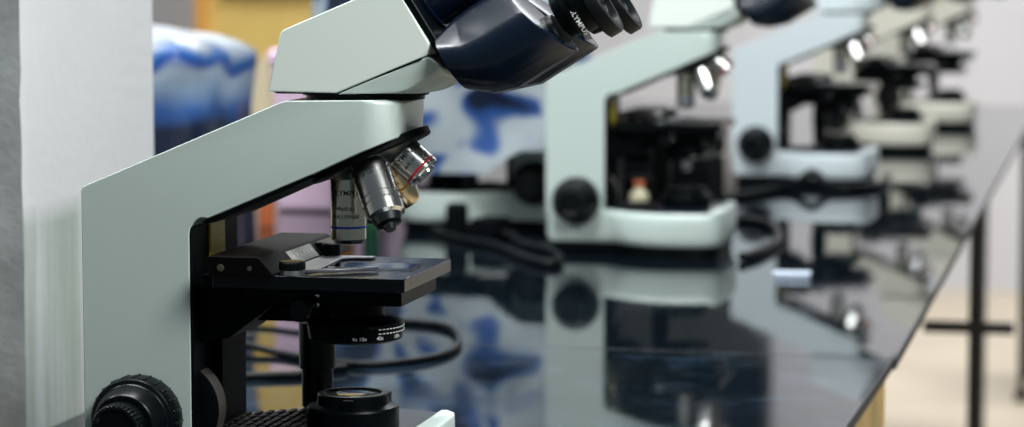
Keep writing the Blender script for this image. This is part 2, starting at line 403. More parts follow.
        ob['label'] = {'blue': 'chrome objective with a blue ring pointing straight down', 'red': 'short chrome objective with a red ring', 'yellow': 'brassy objective with a yellow ring', None: 'long satin objective with a conical dark tip'}[ringm]
        # ring, lettering and tip belong to the objective's own mesh: extra material slots
        me = ob.data
        bm = bmesh.new(); bm.from_mesh(me)
        me.materials.append(M[ringm] if ringm else M['darkmetal']); me.materials.append(M['ink']); me.materials.append(M['darkmetal'])
        if ringm:
            off = {'blue': 0.0120, 'red': 0.0042, 'yellow': 0.0150}[ringm]; wd = 0.0013 if ringm != 'red' else 0.0016
            lathe(bm, A, d, [(L - off, r - 0.0002), (L - off, r + 0.00012), (L - off + wd, r + 0.00012), (L - off + wd, r - 0.0002)], 56, mi=1)
        n0 = Vector((0, -1, 0)) if abs(phi) < 0.1 or ringm in ('red', 'yellow') else Vector((0.30, -0.6, 0.5))
        if ringm == 'blue': n0 = Vector((0.10, -1, 0))
        if ringm is None: n0 = Vector((-0.45, -0.75, 0.25))
        if ringm == 'red': n0 = Vector((-0.12, -1, 0.15))
        rows = {'blue': [(0.0545, 0.0046), (0.0640, 0.0034), (0.0690, 0.0032)], None: [(0.0475, 0.0046), (0.0550, 0.0032)], 'red': [(0.0490, 0.0048), (0.0545, 0.0030)], 'yellow': [(0.052, 0.004), (0.058, 0.003)]}[ringm]
        for s, (sp, sz) in zip(txt, rows):
            wrap_text(bm, s, sz, A + d * sp, -d, n0, r + 0.00008, mi=2, bold=0.00006)
        for f in bm.faces:
            if f.material_index == 0 and ringm in ('blue', None):
                c2 = f.calc_center_median(); s = (c2 - A).dot(d)
                if s > L - (0.0032 if ringm == 'blue' else 0.0078): f.material_index = 3
        bm.to_mesh(me); bm.free()
        for p in me.polygons: p.use_smooth = True
        me.set_sharp_from_angle(angle=math.radians(28))
    # --- head
    bm = B(); lathe(bm, (0.168, 0, 0), (0, 0, 1), [(0.2462, 0.036), (0.2488, 0.036), (0.2488, 0.0385), (0.2502, 0.0385)], 56)
    obj('head_mount', bm, M['black'], R)
    def taper(k, zref):
        def fn(x, y, z): return (x, y * (1 - k * (z - zref)), z)
        return fn
    H_ = 0.0400
    HP = [(0.1195, 0.2516), (0.1190, 0.2530), (0.1250, 0.2856), (0.1262, 0.2876), (0.1280, 0.2888), (0.1905, 0.3152), (0.1935, 0.3156), (0.1958, 0.3138), (0.2158, 0.2830), (0.2170, 0.2806), (0.2160, 0.2738), (0.1612, 0.2513)]
    bm = B(); xprof(bm, HP, (-H_, -H_ + 0.001, -0.03, 0, 0.03, H_ - 0.001, H_), taper(3.2, 0.2505))
    hd = obj('head', bm, M['cover'], R, bevel=0.0016, seg=3, angle=30)
    bm = B(); n = 15; rings = []
    for i in range(n):                                   # lower wedge, rounded across its width
        y = -0.0385 + 0.077 * i / (n - 1); q = (abs(y) / 0.0385) ** 3
        rings.append([(0.1618, y * 1.032, 0.2506), (0.2164, y * 0.965, 0.2732), (0.2222 - 0.002 * q, y * 0.93, 0.2685 + 0.002 * q), (0.2272 - 0.004 * q, y * 0.90, 0.2636 + 0.004 * q), (0.2278 - 0.006 * q, y * 0.89, 0.2602 + 0.005 * q), (0.2255 - 0.008 * q, y * 0.89, 0.2572 + 0.005 * q), (0.2200 - 0.010 * q, y * 0.91, 0.2537 + 0.004 * q), (0.2140 - 0.010 * q, y * 0.93, 0.2514 + 0.0025 * q), (0.2075 - 0.010 * q, y * 0.95, 0.2503 + 0.0012 * q)])
    loft(bm, rings)
    obj('head_underside', bm, M['enamel'], hd, bevel=0.0008, angle=60)
    bm = B(); xprof(bm, [(0.1240, 0.2505), (0.1215, 0.2513), (0.1600, 0.2513), (0.2130, 0.2724), (0.2130, 0.2715), (0.1625, 0.2505)], (-0.0380, 0.0380))
    obj('head_seam', bm, M['matte'], hd)
    # --- binocular tube: hub, two prism housings, two eyepieces
    ang = math.radians(32.5); e = Vector((math.cos(ang), 0, math.sin(ang))); dn = Vector((math.sin(ang), 0, -math.cos(ang)))
    F0 = Vector((0.2115, 0, 0.2880))
    def bp(s, d, y): return F0 + e * s + dn * d + Vector((0, y, 0))
    def rrect(d0, d1, yh, r, n=5):
        pts = []
        for (cd_, cy, a0) in ((d1 - r, yh - r, 0), (d0 + r, yh - r, 90), (d0 + r, -yh + r, 180), (d1 - r, -yh + r, 270)):
            for k in range(n + 1):
                a = math.radians(a0 + 90 * k / n); pts.append((cd_ + r * math.cos(a), cy + r * math.sin(a)))
        return pts
    bm = B(); pl = rrect(-0.031, 0.0305, 0.033, 0.010)
    loft(bm, [[bp(s, d, y) for d, y in pl] for s in (0.0005, 0.0055)])
    bi = obj('binocular_plate', bm, M['black'], R, bevel=0.001)
    bm = B(); lathe(bm, bp(0.004, -0.016, 0), e, [(0, 0.019), (0.004, 0.0195), (0.0045, 0.0175), (0.022, 0.0175), (0.0225, 0.0165), (0.024, 0.0165), (0.0245, 0.0175), (0.044, 0.0165), (0.045, 0.012)], 56)
    obj('hub', bm, M['gloss'], bi, angle=28)
    def hull(d0, y0, r0, d1, y1, r1, n=36):              # outline around two circles
        pts = []
        cx, cy = (d0 + d1) / 2, (y0 + y1) / 2
        for i in range(n):
            a = 2 * PI * i / n; u = (math.cos(a), math.sin(a))
            best = max(((d0, y0, r0), (d1, y1, r1)), key=lambda c: c[0] * u[0] + c[1] * u[1] + c[2])
            pts.append((best[0] + best[2] * u[0], best[1] + best[2] * u[1]))
        return pts
    ED = 0.0380
    for s in (-1, 1):
        yy = s * 0.0310
        bm = B(); rings = []
        for (sp, dd, r1, r0, k) in ((0.0056, 0.0260, 0.0180, 0.0130, 0.0), (0.0190, 0.0350, 0.0203, 0.0160, 0.0), (0.0320, ED, 0.0220, 0.0165, 0.0), (0.0560, ED, 0.0220, 0.0160, 0.36), (0.0588, ED, 0.0216, 0.0155, 0.36), (0.0594, ED, 0.0195, 0.0130, 0.36)):
            rings.append([bp(sp + k * (d - 0.020), d, y) for d, y in hull(0.0185, s * 0.017, r0, dd, yy, r1, 48)])
        loft(bm, rings)
        hs = obj('prism_housing', bm, M['gloss'], bi, angle=15)
        bm = B(); lathe(bm, bp(0, ED, yy), e, [(0.056, 0.0120), (0.0600, 0.0120), (0.0605, 0.0132), (0.0740, 0.0132), (0.0750, 0.0125), (0.0760, 0.0120)], 96, knurl=(0.0605, 0.0740, 0.0004))
        obj('dioptre_ring', bm, M['black'], hs)
        bm = B(); lathe(bm, bp(0, ED, yy), e, [(0.0640, 0.0131), (0.0640, 0.0136), (0.0650, 0.0136), (0.0650, 0.0131)], 64)
        for i in range(22):
            a = math.radians(-60 + i * 9)
            nn = Vector((0, -math.cos(a), 0)) + dn * math.sin(a); tt = e.cross(nn)
            o = bp(0.0700, ED, yy) + nn * 0.01325
            loft(bm, [[o + e * ds + nn * h + tt * w for w, h in ((-0.0002, 0), (0.0002, 0), (0.0002, 0.0001), (-0.0002, 0.0001))] for ds in (-0.0022, 0.0022)])
        obj('dioptre_scale', bm, M['satin'], hs)
        bm = B(); lathe(bm, bp(0, ED, yy), e, [(0.0745, 0.0120), (0.0755, 0.0138), (0.0810, 0.0150), (0.0815, 0.0156), (0.0855, 0.0156), (0.0860, 0.0165), (0.0990, 0.0168), (0.0998, 0.0160), (0.1000, 0.0125), (0.0985, 0.0115), (0.0980, 0.0)], 64)
        ey = obj('eyepiece', bm, M['black'], bi, angle=28)
        bm = B(); wrap_text(bm, 'OLYMPUS', 0.0042, bp(0.0905, ED, yy), e, Vector((0, -1, 0)) - dn * -0.08 if s < 0 else Vector((0, -1, 0)) + dn * 0.2, 0.0168, 0.03, bold=0.00004)
        obj('lettering', bm, M['white'], ey, smooth=False)
        bm = B(); lathe(bm, bp(0, ED, yy), e, [(0.0985, 0.0165), (0.0995, 0.0182), (0.1060, 0.0184), (0.1070, 0.0178), (0.1072, 0.0140), (0.1020, 0.0125), (0.1015, 0.011)], 56)
        obj('eyecup', bm, M['rubber'], ey)
        bm = B(); lathe(bm, bp(0, ED, yy), e, [(0.0985, 0.0122), (0.1022, 0.0118), (0.1030, 0.008), (0.1033, 0.0)], 40)
        obj('eye_lens', bm, M['lens'], ey)
    low = ('foot', 'base', 'top_plate', 'field_lens_collar')
    for ch in list(R.children):
        if ch.name.split('.')[0] in low: continue
        for o in [ch] + list(ch.children): o.data.transform(Matrix.Translation((0, 0, LIFT)))
    return R
LIFT = 0.009

mic = microscope('nearest pale green microscope, sharp in front, arm and turret with ringed objectives in view')
mic.location = (-0.6141, 1.5425, 0)
M1 = mic
slide_bm = B(); box(slide_bm, 0.1465, 0.1990, -0.012, 0.013, 0.14345, 0.1445)
sl = obj('microscope_slide', slide_bm, M['glass'], None, loc=(-0.6141, 1.5425, LIFT))
tag(sl, 'clear glass slide lying on the stage of the sharp nearest microscope', 'slide')

dup(M1, (-0.6465, 3.0235, 0), 0.0, 'blurred pale microscope with big round black knob, second in the row behind the sharp one')
M['bluish'] = mat('bluish_enamel', (0.585, 0.665, 0.695), 0.34, bump=0.05, bscale=900)
M['creamen'] = mat('cream_enamel', (0.72, 0.70, 0.60), 0.36, bump=0.05, bscale=900)
def repaint(root, m):                                 # another coat of paint on the pale parts of a copy
    for ch in root.children:
        for o in [ch] + list(ch.children):
            if o.type == 'MESH' and o.data.materials and o.data.materials[0] in (M['enamel'], M['cover']):
                o.data = o.data.copy(); o.data.materials[0] = m
repaint(dup(M1, (-0.5680, 3.9900, 0), math.radians(-2), 'blurred bluish white microscope, third in the row, directly behind the second'), M['bluish'])
repaint(dup(M1, (-0.5300, 4.7200, 0), math.radians(1), 'blurred cream based microscope, fourth in the row, half hidden by the third'), M['creamen'])
repaint(dup(M1, (-0.4930, 5.4000, 0), math.radians(-1), 'farthest blurred cream microscope of the row, its stage standing out against the wall'), M['creamen'])

# ------------------------------------------------------------------ bench
def bench_mat(name, rough, rvar, col, spec=0.5):
    m = mat(name, col, rough, rvar=rvar, rscale=9, var=0.35, vscale=14, spec=spec)
    return m
M['bench_far'] = bench_mat('polished_black_stone', 0.035, 0.02, (0.003, 0.006, 0.009), 0.45)
M['bench_near'] = bench_mat('worn_black_stone', 0.060, 0.045, (0.004, 0.008, 0.012), 0.32)
M['brown_wood'] = mat('brown_wood', (0.16, 0.07, 0.03), 0.45, var=0.3, vscale=12)
def dust(m, col, scale, lo, hi):
    nt = m.node_tree; b = nt.nodes['Principled BSDF']; tc = nt.nodes.new('ShaderNodeTexCoord')
    n = nt.nodes.new('ShaderNodeTexNoise'); n.inputs['Scale'].default_value = scale; n.inputs['Detail'].default_value = 7; n.inputs['Roughness'].default_value = 0.65
    nt.links.new(tc.outputs['Object'], n.inputs['Vector'])
    r = nt.nodes.new('ShaderNodeValToRGB'); r.color_ramp.elements[0].position = lo; r.color_ramp.elements[1].position = hi
    r.color_ramp.elements[0].color = (0.003, 0.006, 0.009, 1); r.color_ramp.elements[1].color = (*col, 1)
    nt.links.new(n.outputs['Fac'], r.inputs[0]); nt.links.new(r.outputs[0], b.inputs['Base Color'])
dust(M['bench_near'], (0.030, 0.055, 0.090), 13, 0.52, 0.80); dust(M['bench_far'], (0.010, 0.018, 0.025), 9, 0.55, 0.85)
M['wood_edge'] = mat('yellow_wood', (0.55, 0.36, 0.10), 0.5, var=0.3, vscale=18)
M['steel_black'] = mat('black_steel', (0.006, 0.008, 0.008), 0.4)
SEAM = 2.2465
M['stone_edge'] = mat('unpolished_stone_edge', (0.020, 0.024, 0.032), 0.6, var=0.3, vscale=60, spec=0.3)
def slab(name, pts, m, z0=-0.010, z1=0.0):
    bm = B(); zprof(bm, pts, [(z0, None), (z1, None)]); bm.normal_update()
    for f in bm.faces:
        if abs(f.normal.z) < 0.5: f.material_index = 1
    return obj(name, bm, [m, M['stone_edge']], None, bevel=0.0006, seg=2)
t = thing('lab_bench', 'long black stone topped laboratory bench carrying the row of microscopes', 'bench', (0, 0, -0.8))
near = slab('bench_top', [(-0.754, 0.9), (-0.206, 0.9), (-0.1845, SEAM - 0.0012), (-1.45, SEAM - 0.0012), (-1.45, 2.012), (-0.754, 2.012)], M['bench_near'])
far = slab('bench_top', [(-1.45, SEAM + 0.0012), (-0.182, SEAM + 0.0012), (-0.182, 6.20), (-1.45, 6.20)], M['bench_far'])
for o, l in ((near, 'worn duller slab in front of the joint'), (far, 'polished mirror like slab beyond the joint')):
    o.parent = t; o.location = (0, 0, 0.8); o['label'] = l
bm = B(); zprof(bm, [(-0.70, 0.95), (-0.2085, 0.95), (-0.1890, SEAM - 0.02), (-0.70, SEAM - 0.02)], [(0.745, None), (0.7895, None)]); obj('wooden_rail', bm, M['wood_edge'], t, bevel=0.002)
bm = B(); box(bm, -1.40, -0.275, SEAM + 0.05, 6.15, 0.735, 0.7895); obj('wooden_rail', bm, M['brown_wood'], t, bevel=0.002)
for x, y, w in ((-0.245, 1.05, 0.02), (-0.232, 2.17, 0.018), (-0.2085, 4.06, 0.0105), (-1.36, 2.3, 0.02), (-1.36, 6.05, 0.02), (-0.30, 6.05, 0.012)):
    bm = B(); box(bm, x - w, x + w, y - w, y + w, 0, 0.7895)
    lg = obj('leg', bm, M['steel_black'], t, bevel=0.002)
    if y == 4.06:
        bm = B(); box(bm, -0.287, -0.150, 4.034, 4.049, 0.571, 0.588); obj('cross_bar', bm, M['steel_black'], lg, bevel=0.001)

# ------------------------------------------------------------------ room
M['plaster'] = mat('white_plaster', (0.70, 0.70, 0.73), 0.75, bump=0.25, bscale=60)
M['wallback'] = mat('grey_wall_paint', (0.60, 0.60, 0.635), 0.8, var=0.04, vscale=2)
M['floor'] = mat('beige_floor', (0.68, 0.58, 0.44), 0.4, var=0.08, vscale=3)
bm = B(); box(bm, -5, 3.2, -1.5, 9.2, -0.85, -0.80); struct(obj('floor', bm, M['floor']))
bm = B(); box(bm, -5, 3.2, 9.15, 9.25, -0.8, 2.4); struct(obj('wall_back', bm, M['wallback']))
bm = B(); box(bm, -5.05, -4.95, -1.5, 9.2, -0.8, 2.4); struct(obj('wall_left', bm, M['wallback']))

# whitewashed pillar beside the nearest microscope, with a painted band below
def pillar_mat():
    m = mat('whitewash', (0.66, 0.67, 0.69), 0.65, bump=0.35, bscale=90)
    nt = m.node_tree; b = nt.nodes['Principled BSDF']
    tc = nt.nodes.new('ShaderNodeTexCoord'); sp = nt.nodes.new('ShaderNodeSeparateXYZ'); nt.links.new(tc.outputs['Object'], sp.inputs[0])
    n = nt.nodes.new('ShaderNodeTexNoise'); n.inputs['Scale'].default_value = 14; n.inputs['Detail'].default_value = 5
    mp = nt.nodes.new('ShaderNodeMapping'); mp.inputs['Scale'].default_value = (1, 3.5, 0.22)
    nt.links.new(tc.outputs['Object'], mp.inputs[0]); nt.links.new(mp.outputs[0], n.inputs['Vector'])
    r1 = nt.nodes.new('ShaderNodeValToRGB'); r1.color_ramp.elements[0].position = 0.40; r1.color_ramp.elements[1].position = 0.62
    r1.color_ramp.elements[0].color = (0.42, 0.48, 0.42, 1); r1.color_ramp.elements[1].color = (0.62, 0.64, 0.645, 1)
    nt.links.new(n.outputs['Fac'], r1.inputs[0])
    mr = nt.nodes.new('ShaderNodeMapRange'); mr.inputs['From Min'].default_value = 0.148; mr.inputs['From Max'].default_value = 0.166
    nt.links.new(sp.outputs['Z'], mr.inputs['Value'])
    n2 = nt.nodes.new('ShaderNodeTexNoise'); n2.inputs['Scale'].default_value = 9; nt.links.new(tc.outputs['Object'], n2.inputs['Vector'])
    r2 = nt.nodes.new('ShaderNodeValToRGB'); r2.color_ramp.elements[0].color = (0.72, 0.725, 0.745, 1); r2.color_ramp.elements[1].color = (0.80, 0.80, 0.82, 1)
    nt.links.new(n2.outputs['Fac'], r2.inputs[0])
    mx = nt.nodes.new('ShaderNodeMix'); mx.data_type = 'RGBA'
    nt.links.new(mr.outputs[0], mx.inputs['Factor']); nt.links.new(r1.outputs[0], mx.inputs['A']); nt.links.new(r2.outputs[0], mx.inputs['B'])
    nt.links.new(mx.outputs['Result'], b.inputs['Base Color'])
    return m
M['pillar'] = pillar_mat()
bm = B(); Y0, Y1p = 1.745, 2.005
zs = [-0.8 + 3.0 * i / 150 for i in range(151)]
rings = []
for z in zs:
    j = 0.0012 * noise.noise(Vector((0, 0, z * 60))) + 0.0008 * noise.noise(Vector((5, 0, z * 170)))
    rings.append([(-1.30, Y0, z), (-0.7650, Y0, z), (-0.7590 + j, Y0 + 0.001, z), (-0.7565 + j * 0.4, Y0 + 0.006, z), (-0.7560, Y0 + 0.02, z), (-0.7560, Y1p - 0.004, z), (-0.7580, Y1p, z), (-1.30, Y1p, z)])
loft(bm, rings)
M['roughcast'] = mat('grey_roughcast', (0.30, 0.32, 0.33), 0.9, bump=0.7, bscale=110, var=0.25, vscale=18)
bmesh.ops.recalc_face_normals(bm, faces=bm.faces)
for f in bm.faces:
    if f.normal.y < -0.6: f.material_index = 1
struct(obj('wall_pillar', bm, [M['pillar'], M['roughcast']], angle=25))

# ------------------------------------------------------------------ lights
def area(name, loc, target, sx, sy, power, col=(1, 1, 1)):
    l = bpy.data.lights.new(name, 'AREA'); l.shape = 'RECTANGLE'; l.size = sx; l.size_y = sy; l.energy = power; l.color = col
    o = bpy.data.objects.new(name, l); COL.objects.link(o); o.location = loc
    o.rotation_euler = (Vector(target) - Vector(loc)).to_track_quat('-Z', 'Y').to_euler(); return o
area('key_light', (0.50, 0.90, 1.22), (-0.45, 1.5, 0.28), 0.55, 0.45, 26, (0.97, 1.0, 0.98))  # added key light close to the nearest microscope, no window stands there
area('overhead_light', (-2.4, 2.4, 2.1), (-0.6, 1.9, 0), 1.2, 0.4, 38, (0.93, 0.98, 1.0))
area('overhead_light', (-0.9, 1.75, 2.1), (-0.9, 2.6, 0), 1.2, 0.5, 85, (0.98, 1.0, 1.0))  # fill light added to brighten the pink box and the left row
area('overhead_light', (-0.5, 2.9, 2.1), (-0.5, 2.9, 0), 2.0, 0.9, 40, (0.98, 1.0, 1.0))
area('overhead_light', (-0.7, 5.4, 2.1), (-0.7, 5.4, 0), 2.2, 1.2, 80, (0.98, 1.0, 1.0))
area('overhead_light', (0.2, 7.2, 2.3), (0.0, 8.4, 0), 1.6, 0.5, 80, (0.99, 0.99, 1.0))
w = bpy.data.worlds.new('world'); sc.world = w; w.use_nodes = True
w.node_tree.nodes['Background'].inputs[0].default_value = (0.75, 0.90, 0.97, 1)
w.node_tree.nodes['Background'].inputs[1].default_value = 0.11


# ------------------------------------------------------------------ left row of the bench: covered microscopes, boxes, bottles
def print_mat(name, cols, scale, seed, rough=0.35):
    m = mat(name, (0.6, 0.65, 0.7), rough)
    nt = m.node_tree; b = nt.nodes['Principled BSDF']
    tc = nt.nodes.new('ShaderNodeTexCoord'); mp = nt.nodes.new('ShaderNodeMapping'); mp.inputs['Location'].default_value = seed
    nt.links.new(tc.outputs['Object'], mp.inputs[0])
    n = nt.nodes.new('ShaderNodeTexNoise'); n.inputs['Scale'].default_value = scale; n.inputs['Detail'].default_value = 1.2; n.inputs['Distortion'].default_value = 0.8
    nt.links.new(mp.outputs[0], n.inputs['Vector'])
    r = nt.nodes.new('ShaderNodeValToRGB'); r.color_ramp.interpolation = 'EASE'
    while len(r.color_ramp.elements) < len(cols): r.color_ramp.elements.new(0.5)
    for el, (p, c) in zip(r.color_ramp.elements, cols): el.position = p; el.color = (*c, 1)
    nt.links.new(n.outputs['Fac'], r.inputs[0]); nt.links.new(r.outputs[0], b.inputs['Base Color'])
    return m
WHT = (0.34, 0.39, 0.42); BLU = (0.02, 0.075, 0.26); NVY = (0.006, 0.012, 0.035)
M['print_a'] = print_mat('printed_plastic', [(0.38, NVY), (0.435, BLU), (0.475, WHT), (0.575, WHT), (0.61, BLU), (0.655, NVY)], 11, (0.65, 2.2, 0.9))
def draped(name, x0, x1, y0, y1, z0, hts, m, seed, label, cat, wr=0.012, close=False, hem=0.0):
    """soft sheet: hts gives the height along x; sides fall and wrinkle"""
    bm = B(); nx, ny, nz = 28, 16, 16; rings = []
    def H(u):
        k = u * (len(hts) - 1); i = min(int(k), len(hts) - 2); f = k - i; f = f * f * (3 - 2 * f)
        return hts[i] * (1 - f) + hts[i + 1] * f
    cx, cy = (x0 + x1) / 2, (y0 + y1) / 2
    per = [(-1 + 2 * i / nx, -1) for i in range(nx)] + [(1, -1 + 2 * i / ny) for i in range(ny)] + [(1 - 2 * i / nx, 1) for i in range(nx)] + [(-1, 1 - 2 * i / ny) for i in range(ny)]
    def P(a, b, t):                                    # t 0 hem .. 1 shoulder, then towards the middle
        top = H((a + 1) / 2)
        if t <= 1:
            s = 0.97 + 0.03 * (1 - t); zh = z0 + hem * max(0.0, min(1.0, (a - 0.42) / 0.2)); z = zh + (top - zh) * (t * 0.93); k = s
        else:
            q = t - 1; k = 0.97 * (1 - q) ; z = z0 + (H((a * k + 1) / 2) - z0) * (0.93 + 0.07 * min(1, q * 5))
        r = math.hypot(a, b); sq = min(1.0, 1.28 / r) if r > 1.28 else 1
        x = cx + a * k * sq * (x1 - x0) / 2; y = cy + b * k * sq * (y1 - y0) / 2
        w = Vector((x, y, z)); w1 = noise.noise_vector(w * 14 + Vector(seed)); w2 = noise.noise_vector(Vector((x * 40, y * 40, z * 8)) + Vector(seed))
        return w + Vector((w1.x * wr + w2.x * wr * 0.5, w1.y * wr + w2.y * wr * 0.5, 0.5 * wr * w1.z if t > 0.05 else 0))
    for j in range(nz + 1): rings.append([P(a, b, j / nz) for a, b in per])
    for j in range(1, 8): rings.append([P(a, b, 1 + 0.985 * j / 7) for a, b in per])
    vs = [[bm.verts.new(p) for p in r] for r in rings]; n = len(per)
    for r, q in zip(vs, vs[1:]):
        for i in range(n): bm.faces.new((r[i], r[(i + 1) % n], q[(i + 1) % n], q[i]))
    bm.faces.new(vs[-1])
    if close: bm.faces.new(vs[0][::-1])
    o = obj(name, bm, m, None, angle=70)
    return tag(o, label, cat)

left = dup(M1, (-0.668, 3.240, 0), PI, 'pale microscope facing the other way under a printed plastic cover, behind the sharp one')
draped('dust_cover', -0.995, -0.650, 3.138, 3.352, 0.076, [0.40, 0.41, 0.395, 0.36, 0.290, 0.222], M['print_a'], (3, 1, 2), 'white plastic dust cover with dark blue print over the microscope left of the second one', 'dust cover', hem=0.030)

# printed plastic bag at the left, behind the sharp microscope's arm
def bag_mat():
    m = mat('printed_bag', WHT, 0.3); nt = m.node_tree; b = nt.nodes['Principled BSDF']
    tc = nt.nodes.new('ShaderNodeTexCoord')
    n = nt.nodes.new('ShaderNodeTexNoise'); n.inputs['Scale'].default_value = 11; n.inputs['Detail'].default_value = 1; nt.links.new(tc.outputs['Object'], n.inputs['Vector'])
    sp = nt.nodes.new('ShaderNodeSeparateXYZ'); nt.links.new(tc.outputs['Object'], sp.inputs[0])
    ad = nt.nodes.new('ShaderNodeMath'); ad.operation = 'MULTIPLY_ADD'; ad.inputs[1].default_value = 0.09
    nt.links.new(n.outputs['Fac'], ad.inputs[0]); nt.links.new(sp.outputs['Z'], ad.inputs[2])
    ax = nt.nodes.new('ShaderNodeMath'); ax.operation = 'MULTIPLY_ADD'; ax.inputs[1].default_value = -0.32; nt.links.new(sp.outputs['X'], ax.inputs[0]); nt.links.new(ad.outputs[0], ax.inputs[2])
    r = nt.nodes.new('ShaderNodeValToRGB'); cr = r.color_ramp
    cols = [(0.0, NVY), (0.48, NVY), (0.52, (0.03, 0.10, 0.32)), (0.56, (0.26, 0.36, 0.50)), (0.60, (0.38, 0.46, 0.56)), (0.625, (0.012, 0.06, 0.30)), (0.650, (0.03, 0.12, 0.36)), (0.680, (0.26, 0.31, 0.38)), (0.73, (0.50, 0.54, 0.60))]
    while len(cr.elements) < len(cols): cr.elements.new(0.5)
    for el, (p, c) in zip(cr.elements, cols): el.position = p; el.color = (*c, 1)
    mr = nt.nodes.new('ShaderNodeMapRange'); mr.inputs['From Min'].default_value = 0.30; mr.inputs['From Max'].default_value = 0.76
    nt.links.new(ax.outputs[0], mr.inputs['Value']); nt.links.new(mr.outputs[0], r.inputs[0]); nt.links.new(r.outputs[0], b.inputs['Base Color'])
    return m
draped('plastic_bag', -1.26, -1.022, 2.84, 3.08, 0.001, [0.265, 0.262, 0.258, 0.250, 0.245], bag_mat(), (9, 4, 1), 'crumpled white and blue printed plastic bag beside the whitewashed pillar', 'bag', wr=0.009, close=True)

# pink box
M['pink'] = mat('pink_plastic', (0.86, 0.62, 0.80), 0.4)
t = thing('storage_box', 'pale pink plastic storage box behind the arm of the sharp microscope', 'box', (-1.034, 3.49, 0))
bm = B(); zprof(bm, [(-0.075, -0.11), (0.085, -0.11), (0.085, 0.11), (-0.075, 0.11)], [(0, inset(0.006, 0)), (0.200, None)]); obj('body', bm, M['pink'], t, bevel=0.006, seg=3)
bm = B(); zprof(bm, [(-0.080, -0.115), (0.090, -0.115), (0.090, 0.115), (-0.080, 0.115)], [(0.198, None), (0.212, None), (0.218, inset(0.006, 0))]); obj('lid', bm, M['pink'], t, bevel=0.003)

def bottle(name, label, x, y, r, h, body, cap, band=None, liquid=None):
    t = thing(name, label, 'bottle', (x, y, 0), 0, None)
    bm = B(); lathe(bm, (0, 0, 0), (0, 0, 1), [(0, r * 0.9), (0.004, r), (h * 0.62, r), (h * 0.70, r * 0.9), (h * 0.78, r * 0.5), (h * 0.84, r * 0.42), (h * 0.88, r * 0.42), (h * 0.88, 0)], 32)
    obj('body', bm, body, t)
    bm = B(); lathe(bm, (0, 0, 0), (0, 0, 1), [(h * 0.86, r * 0.50), (h * 0.87, r * 0.54), (h * 0.99, r * 0.54), (h, r * 0.48), (h, 0)], 32, knurl=(h * 0.87, h * 0.99, r * 0.03))
    obj('cap', bm, cap, t)
    if band:
        bm = B(); lathe(bm, (0, 0, 0), (0, 0, 1), [(h * band[0], r), (h * band[0], r * 1.015), (h * band[1], r * 1.015), (h * band[1], r)], 32)
        obj('paper_label', bm, M['white'], t)
    return t
M['orange'] = mat('orange_plastic', (0.75, 0.20, 0.07), 0.35); M['amber'] = mat('amber_glass', (0.30, 0.12, 0.02), 0.12)
M['green'] = mat('green_glass', (0.02, 0.10, 0.05), 0.12); M['cream'] = mat('cream_plastic', (0.66, 0.62, 0.42), 0.4)
M['lime'] = mat('lime_plastic', (0.42, 0.46, 0.14), 0.4)
bottle('reagent_bottle', 'orange plastic bottle with a white label left of the pink box', -1.058, 3.20, 0.0105, 0.120, M['orange'], M['orange'], (0.28, 0.50))
bottle('reagent_bottle', 'small lime green bottle left of the orange bottle', -1.092, 3.20, 0.0150, 0.075, M['lime'], M['cream'])
bottle('reagent_bottle', 'amber glass bottle right of the pink box, seen below the vertical objective', -0.947, 3.17, 0.014, 0.150, M['amber'], M['matte'])
bottle('reagent_bottle', 'dark green bottle standing right of the amber bottle', -0.914, 3.18, 0.011, 0.140, M['green'], M['matte'])

# ------------------------------------------------------------------ cords lying on the bench
def cord(name, label, px, r=0.0032, close=False, z=None):
    pts = []
    for i, q in enumerate(px):
        p = on_z(q[0], q[1], 0.0); p.z = r + (q[2] if len(q) > 2 else 0); pts.append(p)
    t = thing(name, label, 'cord', tuple(pts[0][:2]) + (0,))
    bm = B(); tube(bm, spline([p - Vector(t.location) for p in pts], 12), r, 12); obj('cable', bm, M['rubber'], t, angle=60)
    return t, pts
t, p = cord('power_cord', 'black power cord looping out behind the base of the sharp microscope',
     [(222, 346, 0.008), (245, 352, 0.004), (280, 357), (320, 364), (360, 368), (400, 366), (436, 360), (457, 349), (455, 335), (438, 328), (405, 325), (370, 326), (335, 330), (300, 326, 0.004), (262, 322, 0.004), (228, 330)])
d = (p[1] - p[0]).normalized()
bm = B(); lathe(bm, p[0] - Vector(t.location), -d, [(0, 0.0045), (0.012, 0.006), (0.014, 0.010), (0.034, 0.010), (0.036, 0.008)], 20); obj('plug', bm, M['rubber'], t)
bm = B()
for k in (-0.005, 0.005): lathe(bm, p[0] - Vector(t.location) - d * 0.034 + Vector((k * d.y, -k * d.x, 0)), -d, [(0, 0.0015), (0.016, 0.0015), (0.017, 0.001)], 10)
obj('prong', bm, M['chrome'], t)
cord('power_cord', 'second black cord running straight behind the base of the sharp microscope', [(226, 381), (250, 380), (275, 379), (300, 378), (325, 374), (345, 371)], 0.0032)
cord('power_cord', 'black cord lying between the second microscope and the covered one', [(430, 232), (460, 243), (495, 250), (525, 262), (548, 268), (560, 264), (550, 255), (520, 248), (505, 238)], 0.0050)
cord('power_cord', 'black cord curling past the front of the second microscope', [(742, 262), (760, 256), (778, 244), (772, 230), (755, 225), (735, 222), (720, 215)], 0.0055)
cord('power_cord', 'black cord humped along the side of the third microscope', [(700, 205), (740, 200), (775, 193), (795, 191, 0.004), (812, 190, 0.020), (828, 191, 0.004), (850, 192), (880, 188), (888, 180)], 0.0060)

